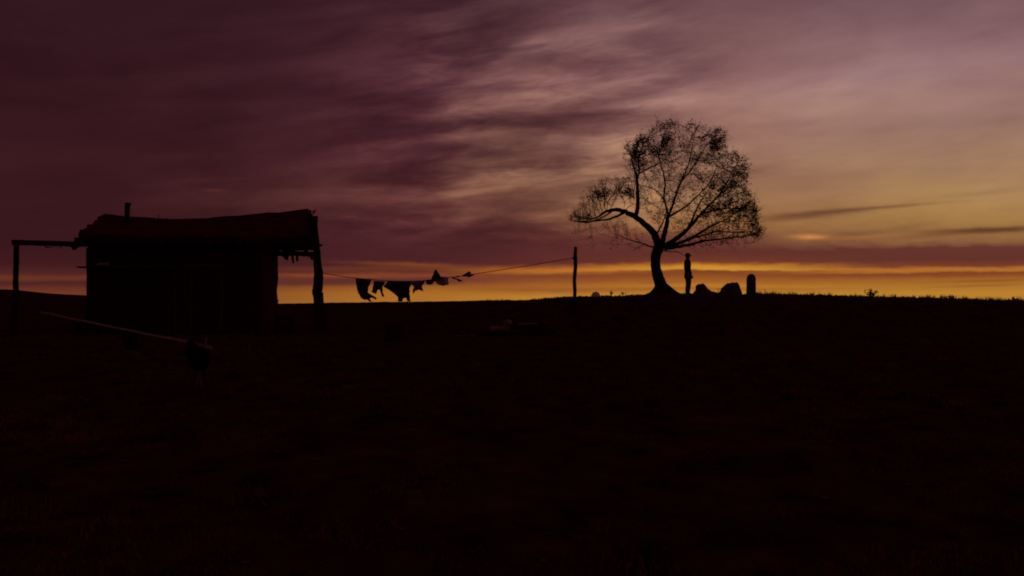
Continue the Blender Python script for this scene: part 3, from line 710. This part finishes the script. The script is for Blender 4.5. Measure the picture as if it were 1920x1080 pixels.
laundry = [
 ('trousers', [(280,368),(370,380),(455,386),(450,420),(428,470),(424,530),(470,562),(522,592),(510,612),(470,590),(448,598),(466,632),(440,634),(418,614),(370,612),(332,572),(300,500),(288,440)], M_clothA, 'heavy dark trousers hanging at the left end of the washing line', 'trousers', .06),
 ('child_shirt', [(485,398),(550,402),(612,404),(604,440),(582,462),(588,520),(604,578),(582,578),(566,530),(552,500),(528,500),(512,550),(460,526),(470,490),(476,450)], M_clothA, 'small dark garment with two dangling sleeves between the trousers and the big shirt', 'shirt', .05),
 ('shirt', [(640,404),(700,402),(790,408),(870,406),(920,406),(906,440),(890,480),(892,560),(904,632),(866,630),(852,596),(838,590),(818,602),(810,634),(762,632),(764,590),(722,550),(680,520),(640,490),(586,462),(620,436)], M_clothA, 'largest dark garment in the middle of the washing line, blown to one side', 'shirt', .07),
 ('undershirt', [(922,408),(990,404),(1062,398),(1050,430),(1026,462),(1044,520),(1012,506),(985,500),(955,515),(930,552),(924,505),(938,462),(906,440)], M_clothB, 'small bluish garment with two pointed tails right of the largest garment', 'shirt', .04),
 ('cloth', [(1066,390),(1100,388),(1150,384),(1160,410),(1150,436),(1112,446),(1080,440),(1072,418)], M_clothA, 'little dark cloth pegged just left of the blown-up pointed cloth', 'cloth', .03),
 ('kerchief', [(1132,386),(1150,330),(1166,290),(1180,266),(1200,290),(1226,330),(1242,348),(1236,390),(1190,410),(1150,405)], M_clothA, 'dark cloth blown up into a sharp point above the washing line', 'cloth', .05),
 ('pillowcase', [(1196,352),(1260,352),(1326,358),(1322,400),(1332,444),(1300,448),(1270,458),(1210,442),(1186,425),(1188,385)], M_clothC, 'pale bluish square cloth on the washing line beside the pointed one', 'cloth', .04),
 ('sock', [(1354,352),(1384,354),(1402,366),(1446,380),(1492,404),(1444,410),(1420,388),(1380,378)], M_clothA, 'dark sock streaming downward on the washing line', 'sock', .02),
 ('handkerchief', [(1414,346),(1440,342),(1462,346),(1444,358),(1424,364)], M_clothA, 'tiniest dark scrap on the washing line between the sock and the fluttering cloth', 'cloth', .01),
 ('neckcloth', [(1468,346),(1505,322),(1556,290),(1582,306),(1572,322),(1622,334),(1590,348),(1556,362),(1530,352),(1500,354)], M_clothA, 'fluttering dark cloth at the right end of the washing', 'cloth', .03)]
for i, (nm, pl_, m, lb, ct, wv) in enumerate(laundry):
    y0 = yc(620+pl_[0][0]/6) + (.03 if nm in ('pillowcase',) else 0) + (.05 if nm == 'kerchief' else 0)
    rag(nm, outl(pl_, y0), lb, ct, m, G, .012, wv, 40+i)

# ------------------------------------------------------------------ rocks, grave marker
def rock(name, outline, y, depth, label, cat, m, seed=1, group=None, taper=.55, rough=.03):
    rr = random.Random(seed); pts = [P(a, c_, y) for a, c_ in outline]; n = len(pts)
    cx = sum(p.x for p in pts)/n; cz = min(p.z for p in pts)
    vs = []; K = [(-1, taper), (-.6, .93), (-.1, 1), (.45, .95), (1, taper)]
    for d, s in K:
        for p in pts:
            vs.append(Vector((cx+(p.x-cx)*s, y+d*depth/2, cz+(p.z-cz)*s)))
    fs = [tuple(range(n)), tuple((len(K)-1)*n+i for i in range(n-1, -1, -1))]
    for k in range(len(K)-1):
        for i in range(n): fs.append((k*n+i, (k+1)*n+i, (k+1)*n+(i+1) % n, k*n+(i+1) % n))
    bm = bmesh.new(); bv = [bm.verts.new(v) for v in vs]
    for f in fs: bm.faces.new([bv[i] for i in f])
    bmesh.ops.recalc_face_normals(bm, faces=bm.faces[:])
    bmesh.ops.subdivide_edges(bm, edges=bm.edges[:], cuts=2, use_grid_fill=True)
    for v in bm.verts:
        v.co += Vector((rr.uniform(-1, 1), rr.uniform(-1, 1), rr.uniform(-1, 1)))*rough
    loc = Vector((cx, y, cz))
    for v in bm.verts: v.co -= loc
    me = bpy.data.meshes.new(name); bm.to_mesh(me); bm.free(); me.materials.append(m)
    for p in me.polygons: p.use_smooth = True
    o = bpy.data.objects.new(name, me); col.objects.link(o); o.location = loc
    return tag(o, label, cat, group)
rock('boulder', [(1296,562),(1298,551),(1304,544),(1305,535),(1310,532.5),(1317,531),(1321,533.5),(1326,541),(1334,546),(1346,548.5),(1352,553),(1352,562)], 42, .7,
     'small angular boulder on the ridge right next to the standing person', 'boulder', M_stone, 2, None, .55, .014)
rock('boulder', [(1346,562),(1350,548),(1352,541),(1357,536),(1364,531),(1372,529.5),(1382,529),(1384.5,533),(1387,541),(1390,549),(1392,562)], 42.1, .9,
     'large slanting boulder on the ridge between the small boulder and the round-topped marker', 'boulder', M_stone, 3, None, .6, .014)
yg = 42.0
arc = [(1400,565),(1400,545),(1400.2,525)] + [(1408.4-8.2*math.cos(a), 521.5-8.4*math.sin(a)) for a in np.linspace(.15, math.pi-.15, 11)] + [(1416.4,527),(1416.8,545),(1416.6,565)]
rock('grave_marker', arc, yg, .26, 'upright round-topped stone marker standing on the ridge right of the boulders', 'stone marker', M_stone, 4, None, .93, .004)
rock('pale_boulder', [(1107,562),(1108.5,554),(1111,549),(1116,546.6),(1120,547),(1123.5,550),(1125.5,554),(1127,562)], 42.2, .4, 'small pale dome-shaped stone on the skyline between the slim pole and the tree', 'stone', M_white, 5, None, .5, .006)
# distant stake beyond the hut
p = P(520, 562, 62); g0 = gz(p.x, 62)
o = MB().tube([(p.x-.02, 62, g0-.2), (p.x, 62, p.z-.1), (p.x+.02, 62, p.z)], [.06, .055, .075], 8).build('stake', M_post)
tag(o, 'short stake far off on the skyline beside the hut wall', 'stake')

# bush on the ridge: stems and leaves fanning out
def bush(px, py, w, h, y, n, label, seed, name='bush', lean=0):
    rr = random.Random(seed); base = P(px, py, y); base.z = gz(base.x, y)
    t = empty(name, base); tag(t, label, 'plant'); st = MB(); lv = MB(); k = y/F
    for i in range(n):
        a = rr.uniform(-1, 1); d = rr.uniform(-.5, .5); L = h*k*rr.uniform(.5, 1.05)*(1-.35*abs(a))
        tip = base + Vector((a*w*k*.5 + lean, d*w*k*.5, L)); mid = base.lerp(tip, .5) + Vector((a*.03, 0, .03))
        st.tube([base+Vector((a*.05, d*.05, -.03)), mid, tip], [.012, .008, .004], 4, caps=False)
        for j in range(rr.randint(4, 9)):
            u = rr.uniform(.3, 1.05); p = base.lerp(tip, u)+Vector((0, 0, .03)); dr_ = Vector((a+rr.uniform(-.9, .9), rr.uniform(-.8, .8), rr.uniform(-.1, 1))).normalized()
            s = Vector((rr.uniform(-1, 1), rr.uniform(-1, 1), rr.uniform(-1, 1))).cross(dr_).normalized(); L2 = rr.uniform(.05, .11)
            lv.add([p, p+dr_*L2*.5+s*.018, p+dr_*L2, p+dr_*L2*.5-s*.018], [(0,1,2,3)])
    st.build('stems', M_bark, t); lv.build('leaves', M_leaf, t)
bush(1632, 558, 26, 17, 42.4, 26, 'spiky little bush alone on the skyline at the right', 1)
bush(1344, 551, 9, 14, 41.9, 3, 'few thin dry stalks sticking up between the two boulders', 2, 'weed', .05)
bush(1147, 555, 8, 11, 42.2, 3, 'thin dry stalk on the skyline left of the tree', 3, 'weed')
bush(1170, 555, 7, 7, 42.2, 5, 'low tuft of weed on the skyline nearest the foot of the tree on its left', 6, 'weed')
bush(1902, 566, 22, 8, 42.6, 14, 'low weed clump on the skyline at the far right end of the ridge', 7, 'weed')
bush(1780, 562, 20, 7, 42.5, 12, 'low weed clump on the skyline right of the spiky bush', 9, 'weed')
bush(736, 604, 26, 20, 29.5, 20, 'dark weed clump on the slope behind the tree stump', 4, 'weed')

# ------------------------------------------------------------------ person
def skin_obj(name, chains, m, parent=None, loc=None, sub=2, root=0):
    """chains: list of lists of (x,y,z,rx,ry); first point of a later chain may be an index (int) into earlier points"""
    vs = []; rd = []; es = []
    for ch in chains:
        prev = None
        for p in ch:
            if isinstance(p, int): prev = p; continue
            vs.append(p[:3]); rd.append((p[3], p[4] if len(p) > 4 else p[3])); i = len(vs)-1
            if prev is not None: es.append((prev, i))
            prev = i
    me = bpy.data.meshes.new(name); me.from_pydata(vs, es, []); o = bpy.data.objects.new(name, me); col.objects.link(o)
    s = o.modifiers.new('skin', 'SKIN'); s.use_smooth_shade = True
    lay = me.skin_vertices[0] if me.skin_vertices else None
    if lay is None:
        bpy.context.view_layer.objects.active = o; o.select_set(True); bpy.ops.mesh.customdata_skin_add(); lay = me.skin_vertices[0]
    for i, r in enumerate(rd): lay.data[i].radius = r; lay.data[i].use_root = (i == root)
    ss = o.modifiers.new('sub', 'SUBSURF'); ss.levels = sub; ss.render_levels = sub
    dg = bpy.context.evaluated_depsgraph_get(); dg.update()
    nm = bpy.data.meshes.new_from_object(o.evaluated_get(dg)); o.modifiers.clear(); o.data = nm; nm.name = name
    nm.materials.clear(); nm.materials.append(m)
    for p_ in nm.polygons: p_.use_smooth = True
    if parent: o.parent = parent
    if loc: o.location = loc
    return o
pp = P(1290, 552, 41.7); pg = gz(pp.x, 41.7)
hscale = (P(1290, 474, 41.7).z - pg)/1.76
per = empty('person', (pp.x, 41.7, pg)); per.rotation_euler.z = R(62)   # figure is modelled facing -y, turned to face right
per.scale = (hscale*1.14, hscale*1.14, hscale)
tag(per, 'person in a long dark coat standing upright on the ridge beside the tree', 'person')
# local: x side, -y forward
body = [[(0,0,.92,.125,.10),(0,.0,1.05,.115,.09),(0,-.005,1.2,.13,.10),(0,.01,1.36,.135,.10),(0,.01,1.45,.085,.075),(0,0,1.51,.052,.055),(0,-.015,1.575,.062,.07),(0,-.02,1.65,.075,.092),(0,-.015,1.715,.06,.075),(0,-.01,1.74,.03,.04)]]
for s in (-1, 1):
    body.append([0,(s*.09,0,.86,.092,.095),(s*.095,-.01,.68,.078,.082),(s*.095,-.02,.50,.058,.062),(s*.095,.0,.33,.056,.06),(s*.095,.02,.12,.038,.042),(s*.095,.02,.05,.04,.045),(s*.10,-.07,.03,.038,.028),(s*.105,-.15,.022,.03,.02)])
    body.append([3,(s*.15,.01,1.40,.058,.06),(s*.20,.02,1.34,.052,.055),(s*.225,.03,1.2,.045,.047),(s*.235,.02,1.07,.038,.04),(s*.235,-.03,.94,.033,.034),(s*.232,-.06,.84,.024,.028),(s*.23,-.075,.79,.022,.036)])
skin_obj('body', body, M_skin, per, None, 2, 0)
skin_obj('trousers', [[(0,0,.92,.13,.11)], *[[0,(s*.09,0,.84,.104,.105),(s*.095,-.01,.68,.09,.095),(s*.095,-.02,.48,.074,.08),(s*.095,.005,.26,.068,.074),(s*.095,.02,.10,.064,.07)] for s in (-1, 1)]], M_coat, per)
coat = [[(0,.01,1.2,.145,.12),(0,.005,1.05,.14,.118),(0,.0,.92,.16,.135),(0,.0,.76,.175,.15),(0,.0,.64,.17,.15)],
        [0,(0,.015,1.36,.15,.12),(0,.02,1.46,.095,.09),(0,.015,1.53,.072,.078)]]
for s in (-1, 1): coat.append([5,(s*.15,.015,1.405,.07,.072),(s*.20,.02,1.34,.064,.067),(s*.225,.03,1.2,.056,.06),(s*.235,.02,1.07,.05,.052),(s*.236,-.03,.93,.046,.048),(s*.234,-.05,.88,.045,.046)])
skin_obj('coat', coat, M_coat, per)
for s in (-1, 1):
    skin_obj('boot', [[(s*.095,.02,.16,.062,.066),(s*.095,.02,.06,.056,.06),(s*.10,-.06,.04,.052,.04),(s*.105,-.16,.032,.042,.03)]], M_hair, per, None, 1)
    hb = []
    hb.append([(s*.23,-.072,.80,.016,.030),(s*.23,-.085,.755,.014,.034)])
    for k, L in enumerate((.062, .072, .068, .052)):
        yy = -.06-.017*k
        hb.append([1,(s*.231,yy,.735,.0085),(s*.229,yy-.004,.735-L*.5,.008),(s*.221,yy-.006,.735-L,.0065)])
    hb.append([0,(s*.226,-.115,.785,.0095),(s*.222,-.128,.755,.0085),(s*.219,-.13,.735,.007)])
    skin_obj('hand', hb, M_skin, per, None, 1)
hm = MB()
def ball(mb, c_, r, n=12, m_=8, cut=None):
    vs = []; fs = []
    for i in range(m_+1):
        th = math.pi*i/m_
        for k in range(n):
            a = 2*math.pi*k/n; vs.append((c_[0]+r[0]*math.sin(th)*math.cos(a), c_[1]+r[1]*math.sin(th)*math.sin(a), c_[2]+r[2]*math.cos(th)))
    for i in range(m_):
        for k in range(n): fs.append((i*n+k, (i+1)*n+k, (i+1)*n+(k+1) % n, i*n+(k+1) % n))
    mb.add(vs, fs)
ball(hm, (0, .01, 1.675), (.083, .098, .083)); ball(hm, (0, .04, 1.60), (.066, .055, .075))
o = hm.build('hair', M_hair, None, True); o.parent = per
fm = MB(); ball(fm, (0, -.118, 1.635), (.013, .018, .022), 8, 6); ball(fm, (0, -.10, 1.655), (.010, .012, .028), 8, 6)
o = fm.build('nose', M_skin, None, True); o.parent = per
for s in (-1, 1):
    em = MB(); ball(em, (s*.032, -.096, 1.658), (.012, .008, .008), 8, 6); o = em.build('eye', M_hair, None, True); o.parent = per
mm = MB(); ball(mm, (0, -.098, 1.595), (.024, .008, .006), 8, 6)
o = mm.build('mouth', M_hair, None, True); o.parent = per
for s in (-1, 1):
    am = MB(); ball(am, (s*.08, -.01, 1.645), (.010, .018, .03), 8, 6); o = am.build('ear', M_skin, None, True); o.parent = per

# ------------------------------------------------------------------ near things: trestle, long pale pole, bundle
yT = find_y(372, 727); kT = yT/F
tr = P(372, 728, yT); tz = gz(tr.x, yT)
ts = empty('trestle', (tr.x, yT, tz)); tag(ts, 'low pale trestle of crossed stakes under the dark bundle', 'trestle')
def GP(px, y, dz=0): x = (px-960)/F*y; return Vector((x, y, gz(x, y)+dz))
for a in [[GP(381, yT-.10, -.02), P(372, 702, yT), P(362, 668, yT), P(349, 633, yT+.12)], [GP(367, yT-.12, -.02), P(374, 700, yT-.05), P(380, 665, yT), P(387, 633, yT+.1)],
          [GP(392, yT+.25, -.02), P(384, 690, yT+.16), P(374, 655, yT+.1), P(366, 640, yT+.05)]]:
    MB().tube(a, [.024, .022, .021, .017], 8, lump=.06, rnd=rh).build('leg', M_leg, ts, True)
pole = MB(); a0 = P(396, 652.5, yT); a1 = P(352, 641.8, yT+.40); a2 = P(75, 585, yT+2.4)
qq = [a0, a0.lerp(a1, .5), a1] + [a1.lerp(a2, t)+Vector((0, 0, -.006*math.sin(math.pi*t)+.003*math.sin(t*23))) for t in np.linspace(.06, 1, 16)]
tag(pole.tube(qq, [.023]*3+[.023-.006*t for t in np.linspace(.06, 1, 16)], 9, lump=.04, rnd=rh).build('long_pole', M_pale, None, True), 'long straight pale pole sloping up to the left from the trestle', 'pole')
bo = [(350,655),(352,641),(358,637),(363,645),(372,652),(384,654),(390,658),(393,668),(391,680),(386,690),(378,695),(370,693),(364,684),(358,672)]
rock('bundle', bo, yT-.02, .42, 'dark lumpy bundle hanging over the trestle at the low end of the long pale pole', 'bundle', M_dark, 6, None, .5, .010)

# small things on the ground round the hut
def stool(px, y, w, h, label, nm='stool', cat='stool'):
    b0 = GP(px, y); t = empty(nm, b0); tag(t, label, cat); k = y/F
    MB().box(b0+Vector((0, 0, h)), (w, .32, .07), None, .012, rh).build('seat', M_dark, t)
    for sx in (-1, 1):
        for sy in (-1, 1):
            MB().tube([b0+Vector((sx*w*.40, sy*.12, h)), b0+Vector((sx*w*.46, sy*.16, -.03))], .024, 7).build('leg', M_post, t)
stool(533, find_y(533, 622, 28, 34), .50, .44, 'low dark stool standing beside the right corner of the hut')
b0 = GP(166, find_y(166, 622, 26, 30.2)); t = empty('bench', b0); tag(t, 'low dark bench on the ground at the left corner of the hut', 'bench')
MB().box(b0+Vector((0, 0, .30)), (.85, .30, .06), None, .012, rh).build('seat', M_dark, t)
for sx in (-1, 1): MB().box(b0+Vector((sx*.3, 0, .13)), (.06, .26, .30), None, .006, rh).build('leg', M_dark, t)
# wooden bucket
b0 = GP(246, find_y(246, 656, 20, 30)); t = empty('bucket', b0); tag(t, 'dark wooden bucket standing alone in front of the hut below the pale pole', 'bucket')
bk = MB(); bk.tube([b0+Vector((0,0,z)) for z in (0, .02, .18, .34, .34, .30, .05)], [.13, .135, .155, .17, .15, .145, .12], 16, caps=True); bk.build('staves', M_dark, t)
for z, r_ in ((.07, .147), (.27, .169)): MB().tube([b0+Vector((0,0,z)), b0+Vector((0,0,z+.02))], [r_, r_+.002], 16, caps=False).build('hoop', M_iron, t)
MB().tube([b0+Vector((.165*math.cos(a), 0, .33+.14*math.sin(a))) for a in np.linspace(0, math.pi, 12)], .008, 5).build('handle', M_iron, t)
# stump
b0 = GP(744, find_y(744, 641, 22, 30)); sb = MB(); rr2 = random.Random(4)
sb.tube([b0+Vector((0,0,z)) for z in (-.06, .02, .12, .28, .40, .47)], [.36, .30, .24, .21, .19, .15], 16, lump=.12, rnd=rr2)
t = empty('stump', b0); tag(t, 'wide dark tree stump on the slope below the washing', 'stump'); sb.build('bark', M_post, t, False)
MB().tube([b0+Vector((0,0,.468)), b0+Vector((0,0,.482))], [.14, .135], 16, lump=.03, rnd=rr2).build('cut_face', M_post, t)
# firewood heap: each log its own object
lg = [(928,28.6,0,.95,12,.085,'dark',"thick dark log on the ground at the left end of the wood heap"),(955,28.9,0,1.0,-6,.09,'dark',"thick dark log across the bottom of the wood heap, second from the left"),
      (985,28.7,0,1.05,8,.085,'dark',"dark bottom log in the middle of the wood heap"),(1012,28.9,0,.9,-14,.08,'dark',"dark bottom log at the right end of the wood heap"),
      (942,28.7,.165,.8,30,.075,'pale',"short pale-barked log on the left of the heap with its cut end showing"),(968,28.8,.17,.9,-10,.075,'dark',"dark log on the second layer in the middle of the heap"),
      (1000,28.8,.165,.85,16,.07,'dark',"dark log on the second layer at the right of the heap"),(952,28.7,.32,.35,70,.085,'pale',"stubby pale split log topmost on the left of the heap"),
      (990,28.8,.32,.55,4,.03,'pale',"thin pale branch lying topmost across the heap"),(972,28.55,.10,.7,22,.03,'red',"thin reddish stick leaning on the front of the heap"),
      (1035,28.5,0,.6,-35,.03,'red',"thin reddish stick lying right of the heap")]
for px, y, dz, L, an, r_, kind, lb in lg:
    c0 = GP(px, y, dz+r_*.9); d = Vector((math.cos(R(an)), math.sin(R(an))*1.0, rh.uniform(-.05, .05)))*L/2
    mb = MB().tube([c0-d, c0-d*.4+Vector((0,0,.01)), c0+d*.4, c0+d], [r_, r_*1.04, r_*.97, r_*.9], 10, lump=.07, rnd=rh)
    o = mb.build('log', {'dark': M_post, 'pale': M_palew, 'red': M_frame}[kind], None); tag(o, lb, 'log', 'firewood heaped on the slope')
sk = [(852,626,869,637,"thin pale stick lying slantwise nearest the stump"),(866,640,884,636,"reddish stick lying at the foot of the slanting pale stick"),(872,624,875,627,"tiny pale chip of wood behind the sticks"),
      (880,634,888,638,"short pale chip of wood right of the sticks"),(905,632,912,626,"short reddish stick propped left of the wood heap"),(921,612,923,618,"small pale chip against the left end of the wood heap")]
for i, (x0, y0_, x1, y1_, lb) in enumerate(sk):
    yy = 26.9+.3*(i % 3) if i < 5 else 28.3
    a_ = GP(x0, yy+ (638-y0_)*.14, .03); b_ = GP(x1, yy+(638-y1_)*.14, .05)
    o = MB().tube([a_, a_.lerp(b_, .5)+Vector((0,0,.02)), b_], [.022, .026, .018], 7, lump=.1, rnd=rh).build('stick', M_frame if i in (1, 4) else M_palew, None)
    tag(o, lb, 'stick', 'sticks and chips on the slope')
